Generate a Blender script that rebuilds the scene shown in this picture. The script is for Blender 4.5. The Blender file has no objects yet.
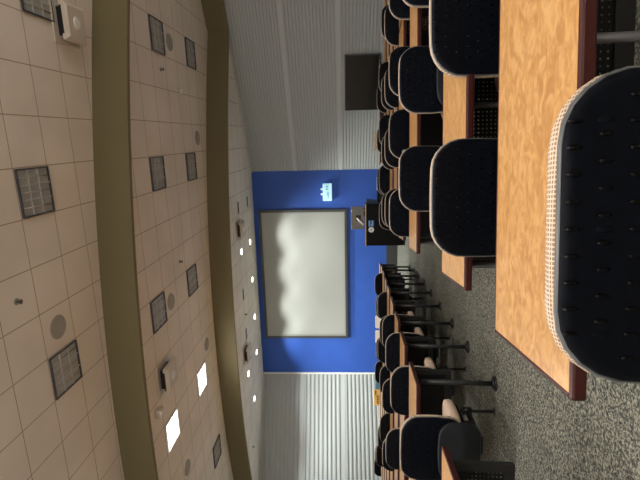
import bpy, bmesh, math, random
from mathutils import Matrix, Vector
random.seed(7)
sc = bpy.context.scene
col = sc.collection
PI = math.pi

# ------------------------------------------------------------------ frames
FILL_W = 66.0
EYE = 1.194            # eye height over the floor under the camera
S = 0.041              # the floor falls gently towards the front
A = 0.2319             # the hall's axis against the camera's heading
T = 0.6096             # ceiling tile
av = Vector((math.sin(A), math.cos(A), 0)); bv = Vector((math.cos(A), -math.sin(A), 0))
GX, GY1, GY2 = 1.55, 5.6016, 5.1536

def RM(x, y, z=0.0):
    """hall coordinates (across, along, height over the eye) to world"""
    p = bv * x + av * y
    return Vector((p.x, p.y, z + EYE))

def floor_z(x, y):
    return -S * (x * av.x + y * av.y)

NRM = Vector((S * av.x, S * av.y, 1)).normalized()
TILT = Vector((0, 0, 1)).rotation_difference(NRM).to_matrix().to_4x4()

def on_floor(x, y, yaw=0.0):
    return Matrix.Translation((x, y, floor_z(x, y))) @ TILT @ Matrix.Rotation(yaw, 4, 'Z')

# ------------------------------------------------------------------ materials
def mat(name, color, rough=0.6, metal=0.0, spec=0.5, emis=None, estr=0.0):
    m = bpy.data.materials.new(name); m.use_nodes = True
    b = m.node_tree.nodes['Principled BSDF']
    b.inputs['Base Color'].default_value = (*color, 1)
    b.inputs['Roughness'].default_value = rough
    b.inputs['Metallic'].default_value = metal
    b.inputs['Specular IOR Level'].default_value = spec
    if emis:
        b.inputs['Emission Color'].default_value = (*emis, 1)
        b.inputs['Emission Strength'].default_value = estr
    return m

def nn(m, t, **kw):
    n = m.node_tree.nodes.new(t)
    for k, v in kw.items(): setattr(n, k, v)
    return n
def lk(m, a, b): m.node_tree.links.new(a, b)
def bsdf(m): return m.node_tree.nodes['Principled BSDF']

def ramp(m, stops):
    r = nn(m, 'ShaderNodeValToRGB')
    e = r.color_ramp.elements
    while len(e) < len(stops): e.new(0.5)
    for el, (p, c) in zip(e, stops):
        el.position = p; el.color = (*c, 1)
    return r

def noise_mat(name, c1, c2, scale, rough=0.6, lo=0.35, hi=0.65, detail=4, coords='Object', bump=0.0, spec=0.5, stretch=None):
    m = mat(name, c1, rough, spec=spec)
    tc = nn(m, 'ShaderNodeTexCoord'); no = nn(m, 'ShaderNodeTexNoise')
    no.inputs['Scale'].default_value = scale; no.inputs['Detail'].default_value = detail
    src = tc.outputs[coords]
    if stretch:
        mp = nn(m, 'ShaderNodeMapping'); mp.inputs['Scale'].default_value = stretch
        lk(m, src, mp.inputs['Vector']); src = mp.outputs['Vector']
    lk(m, src, no.inputs['Vector'])
    r = ramp(m, [(lo, c1), (hi, c2)])
    lk(m, no.outputs['Fac'], r.inputs['Fac']); lk(m, r.outputs['Color'], bsdf(m).inputs['Base Color'])
    if bump:
        bp = nn(m, 'ShaderNodeBump'); bp.inputs['Strength'].default_value = bump; bp.inputs['Distance'].default_value = 0.005
        lk(m, no.outputs['Fac'], bp.inputs['Height']); lk(m, bp.outputs['Normal'], bsdf(m).inputs['Normal'])
    return m

M = {}
# carpet : dark pile with olive-beige flecks
def carpet():
    m = mat('carpet', (.1, .1, .08), 0.95, spec=0.1)
    tc = nn(m, 'ShaderNodeTexCoord')
    n1 = nn(m, 'ShaderNodeTexNoise'); n1.inputs['Scale'].default_value = 64; n1.inputs['Detail'].default_value = 3; n1.inputs['Roughness'].default_value = .6; n1.inputs['Distortion'].default_value = .6
    n2 = nn(m, 'ShaderNodeTexNoise'); n2.inputs['Scale'].default_value = 260; n2.inputs['Detail'].default_value = 2
    lk(m, tc.outputs['Object'], n1.inputs['Vector']); lk(m, tc.outputs['Object'], n2.inputs['Vector'])
    mx = nn(m, 'ShaderNodeMath', operation='MULTIPLY_ADD'); mx.inputs[1].default_value = .3
    ad = nn(m, 'ShaderNodeMath', operation='MULTIPLY'); ad.inputs[1].default_value = .7
    lk(m, n1.outputs['Fac'], ad.inputs[0]); lk(m, n2.outputs['Fac'], mx.inputs[0]); lk(m, ad.outputs[0], mx.inputs[2])
    r = ramp(m, [(.40, (.033, .038, .04)), (.49, (.10, .102, .086)), (.58, (.30, .295, .235))])
    lk(m, mx.outputs[0], r.inputs['Fac']); lk(m, r.outputs['Color'], bsdf(m).inputs['Base Color'])
    bp = nn(m, 'ShaderNodeBump'); bp.inputs['Strength'].default_value = .5; bp.inputs['Distance'].default_value = .004
    lk(m, mx.outputs[0], bp.inputs['Height']); lk(m, bp.outputs['Normal'], bsdf(m).inputs['Normal'])
    return m
M['carpet'] = carpet()

def tiles(name, gy, base, line):
    """2 ft lay-in ceiling tiles on the hall's axes"""
    m = mat(name, base, 0.9, spec=0.2)
    g = nn(m, 'ShaderNodeNewGeometry')
    outs = []
    for v, o in ((bv, GX), (av, gy)):
        d = nn(m, 'ShaderNodeVectorMath', operation='DOT_PRODUCT'); d.inputs[1].default_value = v
        lk(m, g.outputs['Position'], d.inputs[0])
        s = nn(m, 'ShaderNodeMath', operation='SUBTRACT'); s.inputs[1].default_value = o - T * 200
        lk(m, d.outputs['Value'], s.inputs[0])
        q = nn(m, 'ShaderNodeMath', operation='DIVIDE'); q.inputs[1].default_value = T; lk(m, s.outputs[0], q.inputs[0])
        f = nn(m, 'ShaderNodeMath', operation='FRACT'); lk(m, q.outputs[0], f.inputs[0])
        c = nn(m, 'ShaderNodeMath', operation='SUBTRACT'); c.inputs[1].default_value = .5; lk(m, f.outputs[0], c.inputs[0])
        ab = nn(m, 'ShaderNodeMath', operation='ABSOLUTE'); lk(m, c.outputs[0], ab.inputs[0])
        outs.append(ab)
    mx = nn(m, 'ShaderNodeMath', operation='MAXIMUM'); lk(m, outs[0].outputs[0], mx.inputs[0]); lk(m, outs[1].outputs[0], mx.inputs[1])
    gt = nn(m, 'ShaderNodeMath', operation='GREATER_THAN'); gt.inputs[1].default_value = .5 - .0062 / T
    lk(m, mx.outputs[0], gt.inputs[0])
    no = nn(m, 'ShaderNodeTexNoise'); no.inputs['Scale'].default_value = 1.1
    lk(m, g.outputs['Position'], no.inputs['Vector'])
    r = ramp(m, [(.3, tuple(x * .93 for x in base)), (.7, tuple(min(1, x * 1.05) for x in base))])
    lk(m, no.outputs['Fac'], r.inputs['Fac'])
    mc = nn(m, 'ShaderNodeMix', data_type='RGBA')
    mc.inputs['B'].default_value = (*line, 1)  # shade in the tile gaps painted as darker lines
    lk(m, gt.outputs[0], mc.inputs['Factor']); lk(m, r.outputs['Color'], mc.inputs['A'])
    lk(m, mc.outputs['Result'], bsdf(m).inputs['Base Color'])
    return m
TB = (.87, .80, .73)
M['tile_a'] = tiles('ceiling_tile_back', GY1, TB, (.46, .37, .29))
M['tile_b'] = tiles('ceiling_tile_middle', GY2, TB, (.46, .37, .29))
M['tile_c'] = tiles('ceiling_tile_front', GY2, (.92, .87, .80), (.46, .38, .30))  # same tiles, lightened to stand in for light missing over the front
M['riser'] = mat('olive_paint', (.165, .14, .078), .9, spec=.1)
M['lip'] = mat('lip_trim', (.25, .22, .14), .9, spec=.1)
M['blue'] = noise_mat('blue_paint', (.019, .083, .41), (.023, .092, .44), 2, .6)
M['rib'] = mat('ribbed_panel', (.40, .425, .43), .65)
M['seam'] = mat('panel_seam', (.48, .51, .51), .6)
M['side_wall'] = mat('warm_white_wall', (.80, .77, .73), .8)
M['white'] = mat('white_paint', (.8, .8, .78), .5)
M['base'] = mat('dark_base', (.035, .037, .037), .6)
# maple-like table top with mottled figure
def wood():
    m = mat('maple_laminate', (.6, .34, .13), .32)
    tc = nn(m, 'ShaderNodeTexCoord')
    mp = nn(m, 'ShaderNodeMapping'); mp.inputs['Scale'].default_value = (11, 17, 17); mp.inputs['Rotation'].default_value = (0, 0, .5)
    no = nn(m, 'ShaderNodeTexNoise'); no.inputs['Scale'].default_value = 1.6; no.inputs['Detail'].default_value = 5; no.inputs['Distortion'].default_value = 1.2
    lk(m, tc.outputs['Object'], mp.inputs['Vector']); lk(m, mp.outputs['Vector'], no.inputs['Vector'])
    r = ramp(m, [(.36, (.41, .205, .07)), (.5, (.495, .265, .097)), (.64, (.585, .335, .135))])
    lk(m, no.outputs['Fac'], r.inputs['Fac']); lk(m, r.outputs['Color'], bsdf(m).inputs['Base Color'])
    return m
M['wood'] = wood()
M['edge'] = mat('dark_red_edge', (.046, .009, .008), .35, spec=.3)
M['black_metal'] = mat('black_metal', (.012, .012, .013), .42)
M['frame'] = mat('panel_frame_metal', (.018, .018, .018), .5, spec=.3)
M['post_grey'] = mat('grey_post_metal', (.16, .165, .175), .35, .5)
M['post'] = mat('post_metal', (.03, .032, .035), .3)
# perforated sheet : real round holes on a square grid
def perforated():
    m = mat('perforated_sheet', (.008, .008, .0085), .55, spec=.2)
    nt = m.node_tree; out = nt.nodes['Material Output']
    tc = nn(m, 'ShaderNodeTexCoord'); sp = nn(m, 'ShaderNodeSeparateXYZ'); lk(m, tc.outputs['Object'], sp.inputs[0])
    sq = []
    for ax in ('X', 'Z'):
        d = nn(m, 'ShaderNodeMath', operation='DIVIDE'); d.inputs[1].default_value = .0225; lk(m, sp.outputs[ax], d.inputs[0])
        f = nn(m, 'ShaderNodeMath', operation='FRACT'); ad = nn(m, 'ShaderNodeMath', operation='ADD'); ad.inputs[1].default_value = 400.0
        lk(m, d.outputs[0], ad.inputs[0]); lk(m, ad.outputs[0], f.inputs[0])
        s = nn(m, 'ShaderNodeMath', operation='SUBTRACT'); s.inputs[1].default_value = .5; lk(m, f.outputs[0], s.inputs[0])
        p = nn(m, 'ShaderNodeMath', operation='POWER'); p.inputs[1].default_value = 2; lk(m, s.outputs[0], p.inputs[0]); sq.append(p)
    a = nn(m, 'ShaderNodeMath', operation='ADD'); lk(m, sq[0].outputs[0], a.inputs[0]); lk(m, sq[1].outputs[0], a.inputs[1])
    l = nn(m, 'ShaderNodeMath', operation='LESS_THAN'); l.inputs[1].default_value = .19 ** 2; lk(m, a.outputs[0], l.inputs[0])
    tr = nn(m, 'ShaderNodeBsdfTransparent'); mx = nn(m, 'ShaderNodeMixShader')
    lk(m, l.outputs[0], mx.inputs['Fac']); lk(m, bsdf(m).outputs[0], mx.inputs[1]); lk(m, tr.outputs[0], mx.inputs[2])
    lk(m, mx.outputs[0], out.inputs['Surface'])
    return m
M['perf'] = perforated()
M['shell'] = noise_mat('black_plastic', (.0022, .003, .0055), (.0032, .0042, .0075), 60, .5, spec=.07)
M['slot'] = mat('slot_black', (.001, .001, .0015), .22, spec=.2)
M['plate'] = mat('charcoal_plastic', (.013, .0155, .0185), .45, spec=.25)
def weave():
    m = mat('tan_mesh_fabric', (.5, .38, .28), .9, spec=.2)
    tc = nn(m, 'ShaderNodeTexCoord'); sp = nn(m, 'ShaderNodeSeparateXYZ'); lk(m, tc.outputs['Object'], sp.inputs[0])
    yz = nn(m, 'ShaderNodeMath', operation='ADD'); lk(m, sp.outputs['Y'], yz.inputs[0]); lk(m, sp.outputs['Z'], yz.inputs[1])
    fs = []
    for src in (sp.outputs['X'], yz.outputs[0]):
        k = nn(m, 'ShaderNodeMath', operation='MULTIPLY'); k.inputs[1].default_value = 2 * PI / .0075; lk(m, src, k.inputs[0])
        q = nn(m, 'ShaderNodeMath', operation='SINE'); lk(m, k.outputs[0], q.inputs[0]); fs.append(q)
    mx = nn(m, 'ShaderNodeMath', operation='MAXIMUM'); lk(m, fs[0].outputs[0], mx.inputs[0]); lk(m, fs[1].outputs[0], mx.inputs[1])
    r = ramp(m, [(.2, (.27, .19, .13)), (.8, (.66, .53, .41))]); lk(m, mx.outputs[0], r.inputs['Fac']); lk(m, r.outputs['Color'], bsdf(m).inputs['Base Color'])
    return m
M['pad'] = weave()
M['seat_fabric'] = noise_mat('tan_seat_fabric', (.56, .42, .32), (.66, .51, .40), 90, .9, spec=.2)
M['rim'] = mat('shell_rim', (.10, .105, .11), .35)
M['screen'] = mat('screen_fabric', (.33, .34, .32), .5)
M['bezel'] = mat('screen_frame', (.045, .048, .05), .4)
M['silver'] = mat('silver_trim', (.32, .33, .31), .4, .3)
M['tv_glass'] = mat('tv_glass', (.012, .012, .012), .25)
M['lectern'] = mat('lectern_black', (.004, .004, .005), .55, spec=.15)
M['gold'] = mat('oak_edge', (.62, .45, .2), .5)
M['navy'] = mat('navy_panel', (.012, .03, .09), .5)
M['label_blue'] = mat('label_blue', (.03, .14, .42), .5)
M['label_pale'] = mat('label_pale_blue', (.28, .45, .68), .5)
M['monitor'] = mat('monitor_grey', (.20, .20, .195), .4, .3)
M['chrome'] = mat('bright_metal', (.85, .83, .76), .35, .1)
M['lamp_off'] = mat('unlit_lens', (.43, .44, .44), .4)
M['louver'] = mat('louver_metal', (.52, .52, .51), .4, .2)
M['louver_white'] = mat('louver_white', (.8, .8, .8), .4)
M['lamp_on'] = mat('lit_lens', (.9, .9, .9), .5, emis=(1, .97, .9), estr=4)
M['spot_on'] = mat('spot_lens', (.9, .9, .9), .5, emis=(1, .96, .85), estr=14)
M['lamp_frame'] = mat('lamp_frame', (.06, .068, .085), .4)
M['grille'] = mat('speaker_grille', (.40, .375, .335), .7)
M['vent'] = mat('vent_dark', (.09, .085, .08), .6)
M['cream'] = mat('cream_plastic', (.66, .60, .52), .5)
M['dark'] = mat('dark_plastic', (.01, .011, .014), .4)
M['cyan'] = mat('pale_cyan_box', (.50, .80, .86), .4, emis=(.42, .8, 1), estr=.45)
M['ink'] = mat('blue_ink', (.06, .18, .42), .5)
M['paper'] = mat('white_card', (.88, .88, .86), .5)
M['yellow'] = noise_mat('yellow_card', (.85, .60, .16), (.90, .68, .24), 12, .6)
M['brown_ink'] = mat('brown_ink', (.17, .075, .02), .6)
M['orange_edge'] = mat('orange_brown_edge', (.32, .14, .06), .6)
M['beige_card'] = mat('beige_card', (.58, .53, .44), .6)
M['teal'] = mat('teal_plastic', (.07, .25, .38), .5)
M['pale_blue'] = mat('pale_blue_plastic', (.34, .48, .66), .45)

# ------------------------------------------------------------------ mesh helpers
class MB:
    def __init__(s): s.bm = bmesh.new()
    def box(s, c, d, rot=None, mi=0, bev=0.0):
        r = bmesh.ops.create_cube(s.bm, size=1.0); vs = r['verts']
        mtx = Matrix.Translation(c) @ (rot.to_4x4() if rot is not None else Matrix()) @ Matrix.Diagonal((*d, 1))
        bmesh.ops.transform(s.bm, matrix=mtx, verts=vs)
        fs = {f for v in vs for f in v.link_faces}
        for f in fs: f.material_index = mi
        if bev:
            es = list({e for v in vs for e in v.link_edges})
            q = bmesh.ops.bevel(s.bm, geom=es, offset=bev, segments=2, affect='EDGES', profile=.5)
            for f in q['faces']: f.material_index = mi
        return s
    def cyl(s, p0, p1, r0, r1=None, seg=16, mi=0):
        p0, p1 = Vector(p0), Vector(p1); d = p1 - p0; r1 = r0 if r1 is None else r1
        r = bmesh.ops.create_cone(s.bm, cap_ends=True, segments=seg, radius1=r0, radius2=r1, depth=d.length)
        mtx = Matrix.Translation((p0 + p1) / 2) @ d.to_track_quat('Z', 'Y').to_matrix().to_4x4()
        bmesh.ops.transform(s.bm, matrix=mtx, verts=r['verts'])
        for f in {f for v in r['verts'] for f in v.link_faces}:
            f.material_index = mi; f.smooth = len(f.verts) == 4
        return s
    def tube(s, pts, r, seg=10, mi=0):
        pts = [Vector(p) for p in pts]; rings = []
        for i, p in enumerate(pts):
            t = (pts[min(i + 1, len(pts) - 1)] - pts[max(i - 1, 0)]).normalized()
            q = t.to_track_quat('Z', 'Y').to_matrix()
            rings.append([s.bm.verts.new(p + q @ Vector((r * math.cos(k * 2 * PI / seg), r * math.sin(k * 2 * PI / seg), 0))) for k in range(seg)])
        for a, b in zip(rings, rings[1:]):
            best = min(range(seg), key=lambda o: sum((a[k].co - b[(k + o) % seg].co).length for k in range(0, seg, 3)))
            for k in range(seg):
                f = s.bm.faces.new((a[k], a[(k + 1) % seg], b[(k + 1 + best) % seg], b[(k + best) % seg])); f.smooth = True; f.material_index = mi
        for rg in (rings[0][::-1], rings[-1]):
            s.bm.faces.new(rg).material_index = mi
        return s
    def poly(s, pts, mi=0):
        f = s.bm.faces.new([s.bm.verts.new(Vector(p)) for p in pts]); f.material_index = mi
        return s
    def prism(s, pts, off, mi=0):
        """closed outline swept by off"""
        off = Vector(off)
        a = [s.bm.verts.new(Vector(p)) for p in pts]; b = [s.bm.verts.new(Vector(p) + off) for p in pts]
        n = len(a)
        fs = [s.bm.faces.new(a[::-1]), s.bm.faces.new(b)]
        fs += [s.bm.faces.new((a[i], a[(i + 1) % n], b[(i + 1) % n], b[i])) for i in range(n)]
        for f in fs: f.material_index = mi
        return s
    def slab(s, hw, z0, z1, levels, fn, nx=12, nz=12, mi=0, mi_rim=None, r0=.0, r1=.0):
        """rounded panel: hw(z) half width, levels [(inset, depth)], corner radii r0 (low) r1 (high), fn places (x, depth, z)"""
        zs = []
        for k in range(nz + 1):
            u = k / nz
            zs.append(z0 + (z1 - z0) * (.5 - .5 * math.cos(PI * u)))
        def width(z, ins):
            w = hw(z)
            if r1 and z > z1 - r1: q = z - (z1 - r1); w = w - r1 + math.sqrt(max(r1 * r1 - q * q, 0))
            if r0 and z < z0 + r0: q = (z0 + r0) - z; w = w - r0 + math.sqrt(max(r0 * r0 - q * q, 0))
            return max(w - ins, .004)
        def grid(ins, d):
            zm = (z0 + z1) / 2; sc_ = ((z1 - z0) / 2 - ins) / ((z1 - z0) / 2)
            g = []
            for z in zs:
                w = width(z, ins); zz = zm + (z - zm) * sc_
                g.append([Vector((w * (2 * i / nx - 1), d, zz)) for i in range(nx + 1)])
            return g
        def border(g):
            b = list(g[0]) + [row[-1] for row in g[1:]] + list(g[-1][::-1])[1:] + [row[0] for row in g[::-1]][1:-1]
            return b
        first, last = grid(*levels[0]), grid(*levels[-1])
        V = lambda p: s.bm.verts.new(Vector(fn(p.x, p.y, p.z)))
        gv = [[V(p) for p in row] for row in first]; hv = [[V(p) for p in row] for row in last]
        for G, flip in ((gv, 0), (hv, 1)):
            for j in range(nz):
                for i in range(nx):
                    q = (G[j][i], G[j][i + 1], G[j + 1][i + 1], G[j + 1][i])
                    f = s.bm.faces.new(q[::-1] if flip else q); f.smooth = True; f.material_index = mi
        loops = [border(gv)]
        for lv in levels[1:-1]: loops.append([V(p) for p in border(grid(*lv))])
        loops.append(border(hv))
        for a, b in zip(loops, loops[1:]):
            n = len(a)
            for i in range(n):
                f = s.bm.faces.new((a[(i + 1) % n], a[i], b[i], b[(i + 1) % n])); f.smooth = True
                f.material_index = mi if mi_rim is None else mi_rim
        return s
    def done(s, name, mats, parent=None, mtx=None, smooth=False):
        bmesh.ops.recalc_face_normals(s.bm, faces=s.bm.faces)
        me = bpy.data.meshes.new(name); s.bm.to_mesh(me); s.bm.free()
        for m in (mats if isinstance(mats, (list, tuple)) else [mats]): me.materials.append(m)
        o = bpy.data.objects.new(name, me); col.objects.link(o)
        if parent is not None: o.parent = parent
        if mtx is not None: o.matrix_world = mtx
        return o

def tag(o, label, cat, group=None):
    o['label'] = label; o['category'] = cat
    if group: o['group'] = group
    return o
def thing(name, label, cat, mtx=None, group=None):
    o = bpy.data.objects.new(name, None); col.objects.link(o); o.empty_display_size = .1
    if mtx is not None: o.matrix_world = mtx
    return tag(o, label, cat, group)
def struct(o):
    o['kind'] = 'structure'; return o
def copy_tree(o, parent=None):
    c = o.copy(); col.objects.link(c)
    if parent is not None: c.parent = parent
    for ch in list(o.children): copy_tree(ch, c)
    return c

# ------------------------------------------------------------------ the hall
H1, H2, H3 = 3.829, 3.351, 2.90
def arc(cx, y0, R, x): return y0 + R - math.sqrt(R * R - (x - cx) ** 2)
a1 = lambda x: arc(-4.9, 6.27, 24.5, x)
a2 = lambda x: arc(-5.0, 10.38, 20.0, x)
FRONT = 14.05
CR, CL = (-1.04, FRONT), (-8.14, FRONT)
RD = Vector((3.3 + 1.04, 11.7 - FRONT)).normalized(); LD = Vector((-11.04 + 8.14, 12.28 - FRONT)).normalized()
WING = 8.2
RE = (CR[0] + RD.x * WING, CR[1] + RD.y * WING); LE = (CL[0] + LD.x * WING, CL[1] + LD.y * WING)

# floor
m_ = MB()
pts = [(-16.5, -3.5), (7.5, -3.5), (7.5, RE[1]), RE, CR, CL, LE, (-16.5, LE[1])]
top = []
for x, y in pts:
    p = RM(x, y); top.append(Vector((p.x, p.y, -S * y)))
m_.prism(top, (0, 0, -.15))
struct(m_.done('floor', M['carpet']))

XS = [-16.5 + i * .4 for i in range(61)]
# ceilings, each one step lower towards the front; slabs laid as strips between two lines
def ceil(name, near, far, h, m):
    b = MB(); n = len(near)
    g = [[[b.bm.verts.new(RM(x, y, hh)) for x, y in ln] for ln in (near, far)] for hh in (h, h + .05)]
    for i in range(n - 1):
        for k in (0, 1): b.bm.faces.new((g[k][0][i], g[k][0][i + 1], g[k][1][i + 1], g[k][1][i]))
        for e in (0, 1): b.bm.faces.new((g[0][e][i], g[0][e][i + 1], g[1][e][i + 1], g[1][e][i]))
    for i in (0, n - 1): b.bm.faces.new((g[0][0][i], g[0][1][i], g[1][1][i], g[1][0][i]))
    return struct(b.done(name, m))
ceil('ceiling_back', [(x, -3.5) for x in XS], [(x, a1(x) + .04) for x in XS], H1, M['tile_a'])
# line along which the second step follows the angled wing wall
KN = (2.62, a2(2.62) - .05); KE = (KN[0] + RD.x * 5.2, KN[1] + RD.y * 5.2)
def s2(x): return a2(x) if x <= KN[0] else KN[1] + (x - KN[0]) * RD.y / RD.x
X2 = sorted([x for x in XS if abs(x - KN[0]) > .1 and x < KE[0]] + [KN[0], KE[0]])
step2 = [(x, s2(x)) for x in X2]
ceil('ceiling_middle', [(x, a1(x) + .05) for x in X2], [(x, s2(x) + .04) for x in X2], H2, M['tile_b'])
def fr(x):
    if x < CL[0]: return CL[1] + (x - CL[0]) * LD.y / LD.x + .12
    if x > CR[0]: return CR[1] + (x - CR[0]) * RD.y / RD.x + .12
    return FRONT + .12
X3 = sorted([x for x in X2 if min(abs(x - CL[0]), abs(x - CR[0])) > .05] + [CL[0], CR[0]])
ceil('ceiling_front', [(x, min(s2(x) + .05, fr(x) - .02)) for x in X3], [(x, fr(x)) for x in X3], H3, M['tile_c'])
def riser(name, line, lo, hi):
    # hanging fascia: its foot drops a little below the next ceiling and shows a slim lighter underside
    n = len(line); th = .085; lo -= .08
    P = [RM(x, y) for x, y in line]; Q = []
    for i in range(n):
        d = (P[min(i + 1, n - 1)] - P[max(i - 1, 0)]).normalized(); Q.append(P[i] + Vector((-d.y, d.x, 0)) * th)
    up, dn = Vector((0, 0, hi + .05)), Vector((0, 0, lo))
    b = MB(); V = b.bm.verts.new
    g = [(V(P[i] + dn), V(Q[i] + dn), V(Q[i] + up), V(P[i] + up)) for i in range(n)]
    for i in range(n - 1):
        for k in range(4):
            f = b.bm.faces.new((g[i][k], g[i + 1][k], g[i + 1][(k + 1) % 4], g[i][(k + 1) % 4])); f.material_index = 1 if k == 0 else 0
    b.bm.faces.new(g[0]); b.bm.faces.new(g[-1][::-1])
    return struct(b.done(name, [M['riser'], M['lip']]))
riser('ceiling_riser_1', [(x, a1(x)) for x in XS], H2, H1)
riser('ceiling_riser_2', step2, H3, H2)

# front wall
ZF = -2.1
def wall(name, p, q, m, th=.15, lo=ZF, hi=H3 + .7):
    P, Q = RM(*p), RM(*q); d = (Q - P).normalized(); n = Vector((d.y, -d.x, 0))
    if n.dot(Vector((0, 1, 0))) < 0: n = -n
    b = MB(); b.prism([P + Vector((0, 0, lo)), Q + Vector((0, 0, lo)), Q + Vector((0, 0, hi)), P + Vector((0, 0, hi))], n * th)
    return struct(b.done(name, m))
wall('wall_front', CL, CR, M['blue'])
# tall dark base under the blue wall
zb = -S * FRONT - EYE
b = MB(); b.prism([RM(CL[0], FRONT, zb - .05), RM(CR[0], FRONT, zb - .05), RM(CR[0], FRONT, zb + .36), RM(CL[0], FRONT, zb + .36)], -av * .04)
struct(b.done('baseboard_front', M['base']))

def ribbed(name, p, d, pitch, depth):
    """wing wall of three stacked ribbed panels with flat seams"""
    prof = []
    z = ZF
    seams = [(-1.44, .06), (.06, .06), (1.49, .06), (2.93, .06)]
    zz = ZF
    edges = []
    for c, h in seams:
        edges.append((zz, c - h)); zz = c + h
    edges.append((zz, H3 + .7))
    for lo, hi in edges:
        n = max(1, round((hi - lo) / pitch)); st = (hi - lo) / n
        if hi - lo < .05: continue
        for k in range(n):
            z = lo + k * st
            prof += [(z, 0), (z + st * .38, 0), (z + st * .5, depth), (z + st * .88, depth)]
        prof.append((hi, 0)); prof.append((hi + .001, depth * .9)); prof.append((hi + .119, depth * .9))
    P = Vector(p); Q = P + d * WING
    W0 = RM(P.x, P.y); W1 = RM(Q.x, Q.y); dd = (W1 - W0).normalized(); n = Vector((dd.y, -dd.x, 0))
    if n.dot(Vector((0, 1, 0))) > 0: n = -n
    b = MB(); prev = None
    for z, dep in prof:
        a = b.bm.verts.new(W0 + n * dep + Vector((0, 0, z))); c = b.bm.verts.new(W1 + n * dep + Vector((0, 0, z)))
        if prev: b.bm.faces.new((prev[0], prev[1], c, a))
        prev = (a, c)
    for s_ in (0,):
        zt = prof[-1][0]
        b.prism([W0 - n * .02 + Vector((0, 0, ZF)), W1 - n * .02 + Vector((0, 0, ZF)), W1 - n * .02 + Vector((0, 0, zt)), W0 - n * .02 + Vector((0, 0, zt))], -n * .1)
    for f in b.bm.faces:
        zs_ = [v.co.z - EYE for v in f.verts]
        mz = sum(zs_) / len(zs_)
        if any(abs(mz - c) < .05 for c, h in seams): f.material_index = 1
    me = bpy.data.meshes.new(name)
    bmesh.ops.recalc_face_normals(b.bm, faces=b.bm.faces); b.bm.to_mesh(me); b.bm.free()
    me.materials.append(M['rib']); me.materials.append(M['seam'])
    o = bpy.data.objects.new(name, me); col.objects.link(o)
    return struct(o), n
wr, nR = ribbed('wall_right', CR, RD, .085, .016)
wl, nL = ribbed('wall_left', CL, LD, .145, .022)
for nm, p, q in (('wall_right_side', (RE[0], RE[1] + .1), (RE[0], -3.5)), ('wall_left_side', (LE[0], LE[1] + .1), (LE[0], -3.5)), ('wall_back', (LE[0] - .1, -3.5), (RE[0] + .1, -3.5))):
    P, Q = RM(*p), RM(*q); b = MB(); d = (Q - P).normalized(); n = Vector((d.y, -d.x, 0)) * .1
    b.prism([P + Vector((0, 0, ZF)), Q + Vector((0, 0, ZF)), Q + Vector((0, 0, 4.2)), P + Vector((0, 0, 4.2))], n)
    struct(b.done(nm, M['side_wall']))
# white corner strip where the outer wing meets the blue wall
p = RM(*CL); b = MB(); b.box(p + Vector((0, 0, (H3 + ZF) / 2)) - av * .03, (.055, .055, H3 - ZF))
struct(b.done('trim_3', M['white']))
# cove strip along the top of the wings
for i, (c, d, n) in enumerate(((CR, RD, nR), (CL, LD, nL))):
    p0, p1 = RM(c[0], c[1], H3), RM(c[0] + d.x * WING, c[1] + d.y * WING, H3)
    b = MB(); b.prism([p0, p0 + n * .06, p0 + n * .06 - Vector((0, 0, .05)), p0 - Vector((0, 0, .05))], p1 - p0)
    struct(b.done('trim_%d' % (i + 5), M['seam']))

# ------------------------------------------------------------------ things on the front wall
def fw(x, z, d=0.0):   # point on the front wall, d out from it
    return RM(x, FRONT - d, z)
MF = Matrix(((bv.x, av.x, 0, 0), (bv.y, av.y, 0, 0), (0, 0, 1, 0), (0, 0, 0, 1)))   # x across, y into the wall, z up
def frontm(x, z, d=0.0): return Matrix.Translation(fw(x, z, d)) @ MF

t = thing('projection_screen', 'large pale projection screen in a slim dark frame on the blue wall', 'projection screen', frontm(-4.54, 1.30))
w, h = 4.50, 2.88
MB().box((0, -.03, 0), (w - .16, .02, h - .16)).done('screen_surface', M['screen'], t)
b = MB()
for s_ in (-1, 1):
    b.box((s_ * (w / 2 - .045), -.035, 0), (.09, .07, h), bev=.008); b.box((0, -.035, s_ * (h / 2 - .045)), (w - .18, .07, .09), bev=.008)
b.done('frame', M['bezel'], t)
b = MB()
for s_ in (-1, 1):
    b.box((s_ * (w / 2 - .115), -.045, 0), (.05, .03, h - .18)); b.box((0, -.045, s_ * (h / 2 - .115)), (w - .28, .03, .05))
b.done('inner_trim', M['silver'], t)

t = thing('emergency_light', 'small pale cyan wall unit with two lamp nubs, mounted beside the screen', 'light', frontm(-1.735, .48))
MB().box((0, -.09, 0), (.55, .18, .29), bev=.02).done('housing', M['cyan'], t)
b = MB()
# dim marks on the face: a short word, a small symbol
for dx, dz, ww, hh in ((.10, .055, .022, .075), (.125, .085, .05, .016), (.125, .025, .05, .016), (.185, .085, .05, .016), (.172, .065, .018, .05), (.205, .045, .018, .05), (.185, .025, .05, .016)):
    b.box((dx, -.181, dz - .05), (ww, .004, hh))
b.box((-.08, -.181, -.04), (.2, .004, .014)).box((-.05, -.181, .0), (.14, .004, .014))
b.done('lettering', M['ink'], t)
for dx in (-.06, .10):
    l = MB().cyl((dx, -.09, .14), (dx, -.09, .165), .02, mi=0).cyl((dx, -.06, .185), (dx, -.125, .185), .03, .036).done('lamp_head', M['paper'], t)

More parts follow.
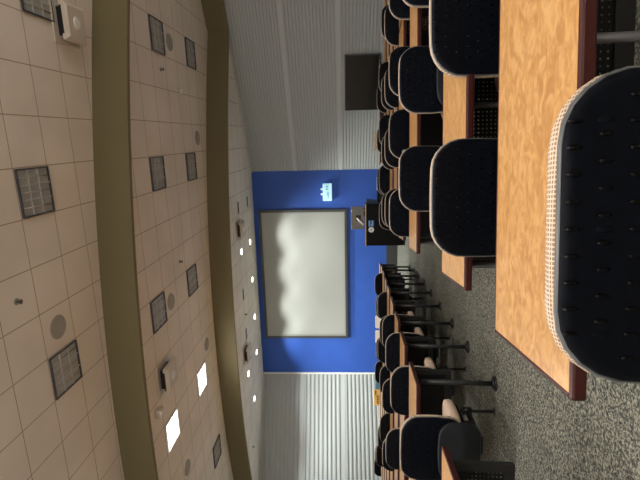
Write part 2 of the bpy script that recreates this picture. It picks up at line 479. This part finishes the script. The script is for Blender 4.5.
# TV on the angled ribbed wall
def rw(s_, z, d=0.0):
    p = RM(CR[0] + RD.x * s_, CR[1] + RD.y * s_, z); return p + nR * d
dR = (rw(1, 0) - rw(0, 0)).normalized()
MRW = Matrix(((dR.x, -nR.x, 0, 0), (dR.y, -nR.y, 0, 0), (0, 0, 1, 0), (0, 0, 0, 1)))
sA = (Vector((.73, 13.09)) - Vector(CR)).length; sB = (Vector((2.09, 12.36)) - Vector(CR)).length
t = thing('wall_television', 'large black wall television hanging on the ribbed grey wall', 'television', Matrix.Translation(rw((sA + sB) / 2, -.565, .0)) @ MRW)
w, h = sB - sA, .94
MB().box((0, -.075, 0), (w, .05, h), bev=.008).done('body', M['bezel'], t)
MB().box((0, -.102, .008), (w - .05, .006, h - .07)).done('screen', M['tv_glass'], t)
MB().box((0, -.02, 0), (.5, .07, .4)).done('wall_bracket', M['black_metal'], t)
MB().box((w / 2 - .1 - (w - .2), -.104, -h / 2 + .022), (.10, .006, .02)).done('badge', M['silver'], t)

# ------------------------------------------------------------------ ceiling fixtures
def cm(x, y, h): return Matrix.Translation(RM(x, y, h)) @ MF
LG = 'recessed square ceiling lights'
def troffer(on):
    t = thing('ceiling_light', '', 'ceiling light', None, LG)
    hw_ = T / 2 - .012; f = .016
    b = MB()
    for s_ in (-1, 1):
        b.box((s_ * (hw_ - f / 2), 0, -.014), (f, 2 * hw_, .028)); b.box((0, s_ * (hw_ - f / 2), -.014), (2 * hw_ - 2 * f, f, .028))
    b.done('frame', M['lamp_frame'] if not on else M['louver_white'], t)
    MB().box((0, 0, -.003), (2 * hw_ - 2 * f, 2 * hw_ - 2 * f, .005)).done('lens', M['lamp_on'] if on else M['lamp_off'], t)
    b = MB(); iw = 2 * (hw_ - f)
    for k in (1, 2):
        o_ = -iw / 2 + iw * k / 3
        b.box((o_, 0, -.014), (.014, iw, .016)); b.box((0, o_, -.014), (iw, .014, .016))
    b.done('louver', M['louver_white'] if on else M['louver'], t)
    if not on:
        b = MB()
        for k in range(3): b.cyl((-iw / 3 + k * iw / 3, -iw / 2 + .02, -.010), (-iw / 3 + k * iw / 3, iw / 2 - .02, -.010), .012, seg=8)
        b.done('tube', M['grille'], t)
    return t
P_OFF, P_ON = troffer(False), troffer(True)
used = set()
def put_light(i, j, gy, h, on, label):
    src = P_ON if on else P_OFF
    o = src if src not in used else copy_tree(src); used.add(src)
    o.matrix_world = cm(GX - (i + .5) * T, gy + (j + .5) * T, h); o['label'] = label
    return o
put_light(3, -1, GY1, H1, False, 'unlit square light in the back ceiling section, between the round speaker and the ceiling projector')
put_light(7, -1, GY1, H1, False, 'unlit square light touching the round speaker in the back ceiling section')
put_light(-1, 0, GY1, H1, False, 'unlit square light beside the ceiling projector of the back section')
put_light(-1, 5, GY2, H2, False, 'unlit square light in the middle section, television side, next to the back step')
put_light(-1, 8, GY2, H2, False, 'unlit square light in the middle section, television side, next to the front step')
put_light(3, 4, GY2, H2, False, 'unlit square light of the middle section by the back step, second from the television side')
put_light(3, 7, GY2, H2, False, 'unlit square light of the middle section by the front step, second from the television side')
put_light(7, 3, GY2, H2, False, 'unlit square light of the middle section beside a speaker, by the back step')
put_light(7, 6, GY2, H2, False, 'unlit square light of the middle section between sprinkler and front step')
put_light(11, 3, GY2, H2, True, 'brightly lit square light beside the small white ceiling box')
put_light(11, 6, GY2, H2, True, 'brightly lit square light in the middle section by the front step')
put_light(15, 7, GY2, H2, False, 'unlit square light past the two lit ones in the middle section')

def area(name, x, y, h, power, size=.5, color=(1, .965, .92), spread=PI):
    l = bpy.data.lights.new(name, 'AREA'); l.energy = power; l.size = size; l.color = color; l.spread = spread
    o = bpy.data.objects.new(name, l); col.objects.link(o); o.matrix_world = Matrix.Translation(RM(x, y, h)) @ MF
    return o
for (i, j) in ((11, 3), (11, 6)):
    area('lit_panel_lamp', GX - (i + .5) * T, GY2 + (j + .5) * T, H2 - .04, 40)

def disc(name, label, cat, x, y, h, r, m, group, th=.012, rim=True):
    t = thing(name, label, cat, cm(x, y, h), group)
    MB().cyl((0, 0, -th), (0, 0, 0), r * .93, seg=28).done('grille', m, t)
    b = MB(); seg = 28; ring = []
    for k in range(seg):
        c, s_ = math.cos(2 * PI * k / seg), math.sin(2 * PI * k / seg)
        ring.append([b.bm.verts.new((rr * c, rr * s_, z)) for rr, z in ((r * .92, -th), (r * .94, -th - .006), (r, -th * .6), (r, 0))])
    for k in range(seg):
        q = ring[(k + 1) % seg]
        for i in range(3): b.bm.faces.new((ring[k][i], q[i], q[i + 1], ring[k][i + 1]))
    b.done('rim', M['cream'] if rim else m, t)
    return t
SG = 'round ceiling speakers'
for x, y, h, lb in ((-2.40, 5.29, H1, 'round grey ceiling speaker in the back section next to an unlit square light'),
                    (1.86, 9.12, H2, 'round ceiling speaker between two unlit lights on the television side of the middle section'),
                    (.03, 10.33, H2, 'round ceiling speaker by the front step above the lectern side'),
                    (-3.05, 7.88, H2, 'round ceiling speaker just ahead of an unlit light in mid ceiling'),
                    (-4.85, 9.68, H2, 'round ceiling speaker by the front step beside a lit light'),
                    (-6.75, 7.80, H2, 'round ceiling speaker past the lit lights, by the back step')):
    disc('ceiling_speaker', lb, 'speaker', x, y, h, .165, M['grille'], SG, .008, False)
# recessed spot lamps washing the front
SP = [(-3.14, 13.16), (-4.36, 13.14), (-5.63, 13.15), (-6.86, 13.12), (-8.09, 12.37), (-3.14, 11.96), (-6.88, 11.80)]
SPL = ['lit spot by the blue wall, first beyond the front projector', 'lit spot by the blue wall, second of its row', 'lit spot by the blue wall, third of its row',
       'lit spot by the blue wall beyond the second front projector', 'lit spot near the white corner strip of the ribbed wall', 'lit spot by the front step, beside the first front projector', 'lit spot by the front step, beside the second front projector']
for (x, y), lb in zip(SP, SPL):
    t = thing('spot_lamp', 'small round ' + lb, 'spotlight', cm(x, y, H3), 'round recessed spots over the front')
    MB().cyl((0, 0, -.012), (0, 0, 0), .085, seg=20).done('lens', M['spot_on'], t)
    b = MB(); ring = []
    for k in range(24):
        c, s_ = math.cos(2 * PI * k / 24), math.sin(2 * PI * k / 24)
        ring.append([b.bm.verts.new((rr * c, rr * s_, z)) for rr, z in ((.085, -.012), (.09, -.018), (.11, -.010), (.115, 0))])
    for k in range(24):
        for i in range(3): b.bm.faces.new((ring[k][i], ring[(k + 1) % 24][i], ring[(k + 1) % 24][i + 1], ring[k][i + 1]))
    b.done('trim_ring', M['paper'], t)
def spot(x, y, power, tilt=0.0, size=1.95, blend=.55, color=(.97, 1, .94)):
    l = bpy.data.lights.new('spot_beam', 'SPOT'); l.energy = power; l.spot_size = size; l.spot_blend = blend; l.shadow_soft_size = .06; l.color = color
    o = bpy.data.objects.new('spot_beam', l); col.objects.link(o)
    o.matrix_world = Matrix.Translation(RM(x, y, H3 - .05)) @ MF @ Matrix.Rotation(tilt, 4, 'X')
    return o
for x, y in SP: spot(x, y, 340 if y < 12 else 215)
# two unseen spots added without fixtures, set back to light the far wing evenly
for x, y in ((-8.9, 11.6), (-10.2, 10.9)): spot(x, y, 300)

def sprinkler(x, y, h, lb):
    t = thing('ceiling_sprinkler', lb, 'sprinkler', cm(x, y, h), 'fire sprinklers')
    MB().cyl((0, 0, -.006), (0, 0, 0), .04, seg=18).done('escutcheon', M['silver'], t)
    MB().cyl((0, 0, -.05), (0, 0, -.005), .012, seg=10).cyl((0, 0, -.056), (0, 0, -.05), .03, seg=14).done('deflector', M['vent'], t)
sprinkler(-1.80, 4.67, H1, 'metal fire sprinkler in the back ceiling section')
sprinkler(1.28, 8.54, H2, 'metal fire sprinkler in the middle section on the television side')
sprinkler(-2.43, 8.52, H2, 'metal fire sprinkler beside an unlit light in the middle section')
sprinkler(-5.03, 11.93, H3, 'metal fire sprinkler in the front section between two slot vents')
sprinkler(-9.37, 11.74, H3, 'metal fire sprinkler in the front section over the ribbed wing')
t = thing('smoke_detector', 'small white square detector on the middle ceiling, television side', 'detector', cm(.97, 9.46, H2))
MB().box((0, 0, -.01), (.14, .16, .02), bev=.004).done('base_plate', M['cream'], t); MB().cyl((0, 0, -.05), (0, 0, -.018), .045, .055, 18).done('sensor', M['paper'], t)
for x, y, lb in ((-1.88, 11.95, 'slim dark slot vent by the front step, near the first front projector'), (-1.88, 13.14, 'slim dark slot vent by the blue wall'),
                 (-4.38, 11.85, 'slim dark slot vent midway between the two front projectors'), (-5.63, 11.89, 'slim dark slot vent just before the second front projector')):
    t = thing('slot_vent', lb, 'vent', cm(x, y, H3), 'ceiling slot vents')
    MB().box((0, 0, -.006), (.34, .13, .012)).done('vent_frame', M['louver'], t)
    b = MB()
    for k in range(3): b.box((0, -.035 + k * .035, -.014), (.31, .018, .008))
    b.done('slat', M['vent'], t)

def projector(x, y, h, lb, sz=.50, deep=.16):
    t = thing('ceiling_projector', lb, 'projector', cm(x, y, h), 'square ceiling projectors')
    MB().box((0, 0, -.012), (sz + .07, sz + .07, .024), bev=.006).done('mount_plate', M['cream'], t)
    MB().box((0, 0, -.024 - deep * .35), (sz * .72, sz * .72, deep * .7)).done('neck', M['dark'], t)
    b = MB(); z0 = -.024 - deep * .55
    q = [(1, z0), (1, z0 - .03), (.78, z0 - .075)]
    rings = [[b.bm.verts.new((sx * sz / 2 * k, sy * sz / 2 * k, z)) for sx, sy in ((-1, -1), (1, -1), (1, 1), (-1, 1))] for k, z in q]
    for r_, n_ in zip(rings, rings[1:]):
        for i in range(4): b.bm.faces.new((r_[i], r_[(i + 1) % 4], n_[(i + 1) % 4], n_[i]))
    b.bm.faces.new(rings[0]); b.bm.faces.new(rings[-1][::-1])
    b.done('body', M['cream'], t)
    MB().box((0, -sz / 2 - .004, z0 - .016), (sz * .7, .01, .024)).done('intake_grille', M['dark'], t)
    MB().cyl((0, 0, z0 - .085), (0, 0, z0 - .07), .07, .09, 20).done('lens', M['paper'], t)
projector(1.60, 6.45, H1, 'square white device with dark gap beside an unlit light of the back section')
projector(-4.23, 7.20, H2, 'square white device with dark gap in the middle ceiling section')
projector(-2.46, 11.78, H3, 'square device with dark gap by the front step, lectern side', .46, .12)
projector(-6.10, 11.61, H3, 'square device with dark gap by the front step, far from the lectern', .46, .12)
t = thing('ceiling_sensor_box', 'small white box on the middle ceiling by the back step', 'sensor', cm(-4.72, 6.78, H2))
MB().box((0, 0, -.05), (.17, .17, .10), bev=.02).done('housing', M['cream'], t); MB().cyl((0, 0, -.115), (0, 0, -.095), .04, .05, 16).done('lens', M['paper'], t)

# lit fixtures further back in the hall, over and behind the camera
n_back = 0
for i, j, pw in ((3, -6, 74), (-1, -7, 74), (7, -6, 60), (3, -11, 60), (-1, -12, 60), (11, -8, 60)):
    area('back_panel_lamp', GX - (i + .5) * T, GY1 + (j + .5) * T, H1 - .05, pw, .55)

# unseen fill lights added by the back and side walls to brighten the ceiling
def ceiling_fill(x, y, h, power, sx=1.2):
    o = area('ceiling_fill_light', x, y, h, power, .25, (1, .95, .88)); o.data.shape = 'RECTANGLE'; o.data.size = sx; o.data.size_y = .2
    o.matrix_world = o.matrix_world @ Matrix.Rotation(PI, 4, 'X')
for x in (-11, -7.5, -4, -.5, 3): ceiling_fill(x, -3.2, 1.6, FILL_W)
for y in (1.0, 4.6): ceiling_fill(RE[0] - .3, y, 1.5, FILL_W); ceiling_fill(LE[0] + .3, y, 1.5, FILL_W)

# ------------------------------------------------------------------ lecture tables
TW, TD, TH = 2.45, .57, .73
YAW = -.061
def make_table():
    t = thing('lecture_table', '', 'table', None, 'long lecture tables')
    hw_ = TW / 2; hd = TD / 2
    tp = MB().box((0, 0, TH - .0145), (TW - .03, TD - .03, .029)).done('tabletop', M['wood'], t)
    b = MB(); e = .019
    for s_ in (-1, 1):
        b.box((0, s_ * (hd - e / 2), TH - .0165), (TW, e, .034), bev=.007); b.box((s_ * (hw_ - e / 2), 0, TH - .0165), (e, TD - 2 * e, .034), bev=.007)
    b.done('edge_band', M['edge'], tp)
    for x in (-hw_ + .09, -.34, hw_ - .09):
        lg = MB().cyl((x, 0, .02), (x, 0, TH - .045), .014 if x == -.34 else .022, seg=16).done('leg', M['post_grey'] if x == -.34 else M['post'], t)
        MB().box((x, 0, TH - .039), (.09, .36, .018), bev=.003).done('bracket', M['black_metal'], lg)
        MB().cyl((x, 0, 0), (x, 0, .014), .068, .064, 20).cyl((x, 0, .014), (x, 0, .03), .045, .03, 20).done('foot', M['black_metal'], lg)
    # perforated modesty panel under the far edge
    z0, z1, y = .345, TH - .04, hd - .07
    mp = MB().box((0, y, (z0 + z1) / 2), (TW - .16, .003, z1 - z0 - .04)).done('modesty_panel', M['perf'], t)
    b = MB()
    b.box((0, y, z0 + .03), (TW - .12, .03, .06), bev=.004); b.box((0, y, z1 - .012), (TW - .12, .03, .024), bev=.003)
    for s_ in (-1, 1): b.box((s_ * (hw_ - .075), y, (z0 + z1) / 2), (.05, .032, z1 - z0), bev=.004)
    b.done('panel_frame', M['frame'], mp)
    return t

# ------------------------------------------------------------------ stacking chairs
CW, CTOP = .53, .886
def make_chair():
    t = thing('lecture_chair', '', 'chair', None, 'lecture hall chairs')
    z0, z1 = .42, CTOP - .012
    hwf = lambda z: CW / 2 - .012 - .03 * max(0, (.62 - z) / .3)
    def back(x, d, z):     # curved across, leaning back upwards, rolling forward at its foot
        y = -.215 + d + .55 * x * x - .06 * (z - .55) + .30 * max(0, .55 - z) ** 1.5
        return (x, y, z + .016 * (1 - (x / .26) ** 2) * (z - z0) / (z1 - z0))
    bk = MB().slab(hwf, z0, z1, [(.014, 0), (.004, .003), (0, .012), (.003, .020)], back, 14, 16, r0=.09, r1=.125)
    # rows of small upright slots, moulded into the shell
    rows = 9
    for r_ in range(rows):
        z = .50 + r_ * .045
        for k in range(-6, 7):
            x = (k + (.5 if r_ % 2 else 0)) * .041
            if abs(x) > CW / 2 - .05: continue
            if z > CTOP - .10 and abs(x) > .17: continue
            q = bmesh.ops.create_icosphere(bk.bm, subdivisions=1, radius=1)
            p = Vector(back(x, -.0005, z))
            bmesh.ops.transform(bk.bm, matrix=Matrix.Translation(p) @ Matrix.Diagonal((.0042, .0026, .0125, 1)), verts=q['verts'])
            for f in {f for v in q['verts'] for f in v.link_faces}: f.material_index = 1; f.smooth = True
    for z in (.60, .815):
        for x in (-.165, 0, .165):
            q = bmesh.ops.create_icosphere(bk.bm, subdivisions=2, radius=1); p = Vector(back(x, 0, z))
            bmesh.ops.transform(bk.bm, matrix=Matrix.Translation(p) @ Matrix.Diagonal((.006, .0022, .013, 1)), verts=q['verts'])
            for f in {f for v in q['verts'] for f in v.link_faces}: f.material_index = 0; f.smooth = True
    bko = bk.done('backrest', [M['shell'], M['slot']], t)
    # thin lighter rim round the shell, then the tan padded front
    MB().slab(lambda z: hwf(z) + .003, z0 - .003, z1 + .003, [(.006, .010), (0, .012), (0, .018), (.006, .020)], back, 14, 16, r0=.09, r1=.125).done('rim', M['rim'], bko)
    MB().slab(lambda z: hwf(z) + .006, z0 - .005, z1 + .007, [(.012, .0185), (.002, .022), (0, .034), (.004, .052), (.018, .062)], back, 14, 16, r0=.09, r1=.13).done('back_pad', M['pad'], t)
    # charcoal plate carrying the back down to the seat
    hp = lambda z: .232 - .05 * max(0, (.40 - z) / .12)
    def plate(x, d, z):
        y = -.243 + d + .50 * x * x - .03 * (z - .55) + .9 * max(0, .42 - z) ** 1.4
        return (x, y, z + .03 * (1 - (x / .23) ** 2) * max(0, (z - .45) / .15))
    MB().slab(hp, .275, .585, [(.006, 0), (0, .006), (0, .014), (.006, .018)], plate, 14, 14, r0=.07, r1=.09)\
        .done('back_bracket', M['plate'], t)
    # seat: thick tan cushion on a black pan
    def seat(x, d, z): return (x, z, .455 + d + .10 * x * x - .35 * max(0, z - .17) ** 1.6)
    hs = lambda z: .245 - .02 * max(0, -z / .2)
    MB().slab(hs, -.19, .27, [(.04, -.048), (.012, -.040), (0, -.012), (.006, .030), (.03, .042)], seat, 12, 12, r0=.10, r1=.11).done('seat', M['seat_fabric'], t)
    MB().slab(lambda z: hs(z) - .03, -.17, .235, [(.03, -.078), (.004, -.068), (0, -.05), (.006, -.045)], seat, 12, 12, r0=.10, r1=.11).done('seat_pan', M['shell'], t)
    # the seat rides on a swing arm from a short pivot post bolted to the floor under the table
    MB().box((0, -.02, .325), (.22, .24, .11), bev=.02).box((0, -.03, .262), (.14, .16, .05), bev=.01).done('seat_carrier', M['black_metal'], t)
    ar = MB().tube([(0, -.06, .25), (.0, .10, .245), (.02, .26, .24), (.03, .42, .24)], .024, 12).done('swing_arm', M['black_metal'], t)
    MB().cyl((.03, .42, .205), (.03, .42, .28), .033, seg=18).done('pivot_collar', M['dark'], ar)
    ps = MB().cyl((.03, .42, .008), (.03, .42, .30), .014, seg=14).done('pivot_post', M['black_metal'], t)
    MB().cyl((.03, .42, 0), (.03, .42, .01), .032, .03, 18).done('foot', M['black_metal'], ps)
    return t

table0, chair0 = make_table(), make_chair()
first = {'t': True, 'c': True}
def put(kind, x, y, yaw, label):
    src = table0 if kind == 't' else chair0
    o = src if first[kind] else copy_tree(src); first[kind] = False
    o.matrix_world = on_floor(x, y, yaw); o['label'] = label
    return o
ORD = ['back', 'second', 'third', 'fourth', 'fifth', 'sixth', 'seventh', 'eighth', 'ninth', 'tenth', 'eleventh']
def rowname(k): return 'back row' if k == 0 else ORD[k] + ' row from the back'
SEAT = ['first', 'second', 'third', 'fourth', 'fifth', 'sixth']
# television side: (table centre depth, aisle end X, table labels), chairs (X, depth, turn)
RT = [(1.255, -.357), (2.26, -.23), (3.97, -.12), (5.15, -.01), (5.95, .05), (6.80, .12), (7.65, .20), (8.50, .27), (10.9, 1.86)]
for k, (z, xe) in enumerate(RT):
    cnt = 1 if k < 3 else 2
    for q in range(cnt):
        xx = xe + TW / 2 + q * (TW + .02)
        if k == 8 and q: continue
        put('t', xx, z + YAW * (xx - xe) , YAW, 'wood-topped table of the %s, television side%s' % (rowname(k) if k < 8 else 'front row', ', aisle end' if q == 0 and cnt == 2 else (', by the angled wall' if q else '')))
RC = [[(.004, .665, 0)],
      [(.165, 1.87, .0), (.955, 1.87, .0)],
      [(.465, 3.43, .02), (1.235, 3.41, 0), (2.07, 3.40, 0)],
      [(.27, 4.62, .0), (1.10, 4.62, 0), (1.755, 4.60, .02), (2.56, 4.58, 0)],
      [(.36, 5.45, 0), (1.14, 5.45, .03), (1.88, 5.43, 0), (2.64, 5.40, 0)],
      [(.42, 6.30, .04), (1.25, 6.30, 0), (2.10, 6.28, -.03), (3.08, 6.25, .05)],
      [(.40, 7.15, 0), (.97, 7.15, .04), (1.75, 7.12, 0), (2.6, 7.1, 0)],
      [(1.06, 8.0, 0), (1.80, 8.0, 0), (2.55, 7.98, 0)]]
for k, row in enumerate(RC):
    for q, (x, z, tr) in enumerate(row):
        # place so that the back stands at depth z
        yy = YAW + tr
        put('c', x - .215 * math.sin(yy), z + .215, yy, 'black tan-padded chair, %s, television side, %s from the aisle' % (rowname(k), SEAT[q]))
# other side of the aisle
LT = [(2.27, -1.22), (4.0, -1.21), (5.0, -1.125), (5.83, -1.02), (6.72, -.93), (7.56, -.83), (8.35, -.76), (9.2, -.68), (10.05, -.62), (10.95, -.60)]
for k, (z, xe) in enumerate(LT):
    for q in range(1 if k < 4 else 2):
        xx = xe - TW / 2 - q * (TW + .02)
        put('t', xx, z + YAW * (xx - xe), YAW, 'wood-topped table, %s, across the aisle from the television%s' % (rowname(k), ', aisle end' if q == 0 and k >= 4 else (', outer end' if q else '')))
LC = [[], [(-1.645, 3.40, -.02)],
      [(-1.575, 4.50, 0)],
      [(-1.42, 5.40, 0), (-2.61, 5.42, .03)],
      [(-1.34, 6.25, .03), (-2.25, 6.25, 0), (-3.1, 6.3, 0)],
      [(-1.50, 7.10, 0), (-2.3, 7.12, 0), (-3.1, 7.15, .05)],
      [(-1.22, 7.95, 0), (-2.0, 7.95, .04), (-3.6, 8.0, 0)],
      [(-1.35, 8.75, 0), (-2.2, 8.75, 0), (-4.35, 8.85, 0)],
      [(-1.0, 9.55, 0), (-2.9, 9.55, 0), (-4.72, 9.6, .04)],
      [(-5.4, 10.45, 0)]]
for k, row in enumerate(LC):
    for q, (x, z, tr) in enumerate(row):
        yy = YAW + tr
        put('c', x - .215 * math.sin(yy), z + .215, yy, 'black tan-padded chair, %s, opposite side from television, %s from aisle' % (rowname(k).replace('the back', 'back'), SEAT[q]))

# ------------------------------------------------------------------ lectern and the small things at the front
def up(x, y, yaw=0.0, z=0.0): return Matrix.Translation((x, y, floor_z(x, y) + z)) @ Matrix.Rotation(yaw, 4, 'Z')
LZ = 12.25; LX = (240 - 224.5) / 440 * LZ
t = thing('lectern', 'wide black lectern with blue plate and white round emblem before the blue wall', 'lectern', up(LX, LZ, -.15))
lw, lh, ld = 1.13, 1.09, .62
MB().box((0, 0, lh / 2 - .03), (lw, ld, lh - .06), bev=.012).done('body', M['lectern'], t)
MB().box((0, 0, lh - .045), (lw + .02, ld + .02, .03), bev=.004).done('worktop', M['lectern'], t)
MB().box((0, -ld / 2 - .008, lh - .018), (lw + .02, .03, .024)).done('top_edge', M['gold'], t)
pl = MB().box((-.01 + .05, -ld / 2 - .012, lh - .165), (.175, .012, .15)).done('name_plate', M['label_blue'], t)
b = MB()
b.box((.04, -ld / 2 - .020, lh - .115), (.15, .004, .035)); b.box((.065, -ld / 2 - .020, lh - .20), (.10, .004, .03)); b.box((.0, -ld / 2 - .020, lh - .18), (.03, .004, .06))
b.done('plate_print', M['label_pale'], pl)
em = MB().cyl((-.125, -ld / 2 - .018, lh - .165), (-.125, -ld / 2 - .0, lh - .165), .075, seg=28).done('emblem_disc', M['paper'], t)
MB().box((-.125, -ld / 2 - .021, lh - .165), (.05, .004, .014)).box((-.125, -ld / 2 - .021, lh - .165), (.014, .004, .05)).done('emblem_mark', M['silver'], em)
MB().prism([(lw / 2 - .02, -.2, lh - .42), (lw / 2 + .10, -.2, lh - .32), (lw / 2 + .12, -.2, lh - .05), (lw / 2 - .02, -.2, lh - .05)], (0, .3, 0)).done('side_shelf', M['navy'], t)
# monitor on the lectern
t = thing('lectern_monitor', 'grey-backed monitor on a bright stand atop the black lectern', 'monitor', up(LX + .17, LZ + .05, -.15, lh - .03))
MB().box((0, 0, .22), (.64, .045, .36), bev=.01).done('panel', M['monitor'], t)
MB().box((0, .024, .22), (.60, .006, .32)).done('screen', M['tv_glass'], t)
MB().box((0, -.04, .20), (.16, .035, .14), bev=.006).done('mount', M['dark'], t)
MB().tube([(-.0, -.05, .24), (-.06, -.085, .18), (-.18, -.10, .05)], .03).done('stand_arm', M['chrome'], t)
MB().box((-.1, -.05, .012), (.34, .2, .024), bev=.006).done('stand_foot', M['dark'], t)
MB().box((.20, -.0235, .385), (.07, .006, .02)).done('badge', M['paper'], t)
t = thing('document_camera', 'low dark gadget with a small lit dot on the lectern top', 'document camera', up(LX + .32, LZ - .17, -.15, lh - .03))
MB().box((0, 0, .03), (.22, .16, .06), bev=.01).done('housing', M['dark'], t); MB().cyl((.05, -.082, .035), (.05, -.075, .035), .012).done('indicator', M['gold'], t)
# black cabinet beside the lectern
t = thing('equipment_cabinet', 'small black equipment cabinet standing beside the lectern', 'cabinet', up((240 - 197) / 440 * 12.4, 12.4, -.1))
MB().box((0, 0, .375), (.36, .45, .71), bev=.01).done('body', M['lectern'], t)
MB().box((0, -.23, .38), (.31, .014, .62), bev=.003).done('door', M['dark'], t); MB().box((.12, -.245, .5), (.015, .02, .12)).done('handle', M['silver'], t)
b = MB()
for sx in (-.14, .14):
    for sy in (-.18, .18): b.cyl((sx, sy, 0), (sx, sy, .03), .02)
b.done('feet', M['black_metal'], t)

def at(px_y, z): return (240 - px_y) / 440 * z
def table_top(x, y): return on_floor(x, y)
# two white boards, leaning at the front tables
for px, lb in ((322.5, 'white rounded placard on the front table, nearer the screen centre of the pair'), (337.5, 'white rounded placard on the front table, nearer the ribbed wall of the pair')):
    z = 10.05; x = at(px, z)
    ty = z + YAW * (x + .62)
    mt = on_floor(x, ty, YAW) @ Matrix.Translation((0, 0, TH + .0))
    t = thing('white_placard', lb, 'placard', mt, 'white placards on the front table')
    MB().slab(lambda z_: .148, .0, .14, [(.004, 0), (0, .004), (0, .012), (.004, .016)], lambda a_, d_, z_: (a_, d_ - .1 + .12 * z_, z_), 8, 10, r0=.015, r1=.03).done('card', M['paper'], t)
    MB().prism([(-.08, -.08, 0), (-.08, .07, 0), (-.08, -.065, .13)], (.16, 0, 0)).done('back_prop', M['paper'], t)
# yellow card on the last table and teal folder next to it
z = 10.95
x = at(399.5, z)
t = thing('yellow_sign', 'yellow card with dark lettering standing on the front table', 'sign', on_floor(x, z + YAW * (x + .6) - .1, YAW) @ Matrix.Translation((0, 0, TH)))
MB().box((0, 0, .075), (.41, .02, .15), bev=.004).done('card', M['yellow'], t)
b = MB()
for k in range(5):
    b.box((-.145 + k * .045, -.0115, .045), (.024, .004, .055)); b.box((-.135 + k * .045, -.0115, .07), (.030, .004, .012))
b.box((.12, -.0115, .10), (.12, .004, .03)); b.done('lettering', M['brown_ink'], t)
MB().prism([(-.15, .01, 0), (-.15, .08, 0), (-.15, .01, .10)], (.3, 0, 0)).done('back_prop', M['yellow'], t)
x = at(386, z)
t = thing('teal_box', 'teal box on the front table beside the yellow card', 'box', on_floor(x, z + YAW * (x + .6) - .02, YAW) @ Matrix.Translation((0, 0, TH)))
MB().box((0, 0, .045), (.25, .16, .09), bev=.006).done('body', M['teal'], t); MB().box((0, 0, .094), (.255, .165, .012), bev=.003).done('lid', M['teal'], t)
# beige card with brown border on the television side
x = at(143.5, 10.9)
t = thing('beige_sign', 'beige card with brown border and scribbled lettering on the front table', 'sign', on_floor(x, 10.9 + YAW * (x - 1.86) - .1, YAW) @ Matrix.Translation((0, 0, TH)))
MB().box((0, 0, .075), (.44, .018, .15), bev=.003).done('card', M['beige_card'], t)
b = MB()
b.box((0, -.010, .012), (.44, .006, .024)); b.box((-.213, -.010, .075), (.012, .006, .15)); b.box((.213, -.010, .075), (.012, .006, .15)); b.done('border', M['orange_edge'], t)
b = MB()
for k in range(7): b.box((-.16 + k * .052, -.0105, .085 + .015 * math.sin(k * 2.1)), (.012, .004, .06), rot=Matrix.Rotation(.5 * math.sin(k * 1.3), 3, 'Y'))
b.done('lettering', M['brown_ink'], t)
MB().prism([(-.15, .009, 0), (-.15, .08, 0), (-.15, .009, .10)], (.3, 0, 0)).done('back_prop', M['beige_card'], t)
# pale blue box near the lectern
zt = 10.3
t = thing('pale_blue_bin', 'pale blue bin between the lectern cabinet and the television-side tables', 'bin', up(at(184.5, 12.3), 12.3, -.1))
b = MB(); q = [(.13, 0), (.165, .70), (.175, .70), (.175, .74), (.15, .74), (.13, .03)]
rings = [[b.bm.verts.new((sx * k, sy * k, z_)) for sx, sy in ((-1, -1), (1, -1), (1, 1), (-1, 1))] for k, z_ in q]
for r_, n_ in zip(rings, rings[1:]):
    for i in range(4): b.bm.faces.new((r_[i], r_[(i + 1) % 4], n_[(i + 1) % 4], n_[i]))
b.bm.faces.new(rings[0][::-1]); b.bm.faces.new(rings[-1]); b.done('body', M['pale_blue'], t)
# small grey bottle-like device on a table of the television side
x = at(147.5, 4.0)
t = thing('power_outlet_box', 'small grey outlet box on the third-row table of the television side', 'outlet box', on_floor(x, 4.33, YAW) @ Matrix.Translation((0, 0, TH)))
MB().box((0, 0, .025), (.05, .05, .05), bev=.006).done('housing', M['silver'], t); MB().box((0, 0, .052), (.036, .036, .006)).done('lid', M['monitor'], t)

# ------------------------------------------------------------------ world, camera
w = bpy.data.worlds.new('World'); sc.world = w; w.use_nodes = True
bg = w.node_tree.nodes['Background']; bg.inputs['Color'].default_value = (1, .95, .89, 1); bg.inputs['Strength'].default_value = 0.0

cam = bpy.data.cameras.new('Camera'); co = bpy.data.objects.new('Camera', cam); col.objects.link(co); sc.camera = co
cam.sensor_width = 36; cam.sensor_fit = 'HORIZONTAL'; cam.lens = 36 * 440 / 640; cam.clip_start = .02
pitch, roll = .0525, -.0125
F = Vector((0, math.cos(pitch), math.sin(pitch))); R0 = Vector((1, 0, 0)); U0 = R0.cross(F)
R_ = R0 * math.cos(roll) + U0 * math.sin(roll); U_ = -R0 * math.sin(roll) + U0 * math.cos(roll)
# the photograph was taken with the phone turned on its side
X, Y, Z = -U_, R_, -F
co.matrix_world = Matrix(((X.x, Y.x, Z.x, 0), (X.y, Y.y, Z.y, 0), (X.z, Y.z, Z.z, EYE), (0, 0, 0, 1)))

sc.view_settings.view_transform = 'Standard'; sc.view_settings.look = 'None'; sc.view_settings.gamma = 1; sc.view_settings.exposure = 0.0
sc.view_settings.use_curve_mapping = False
sc.cycles.use_denoising = True
sc.cycles.max_bounces = 8
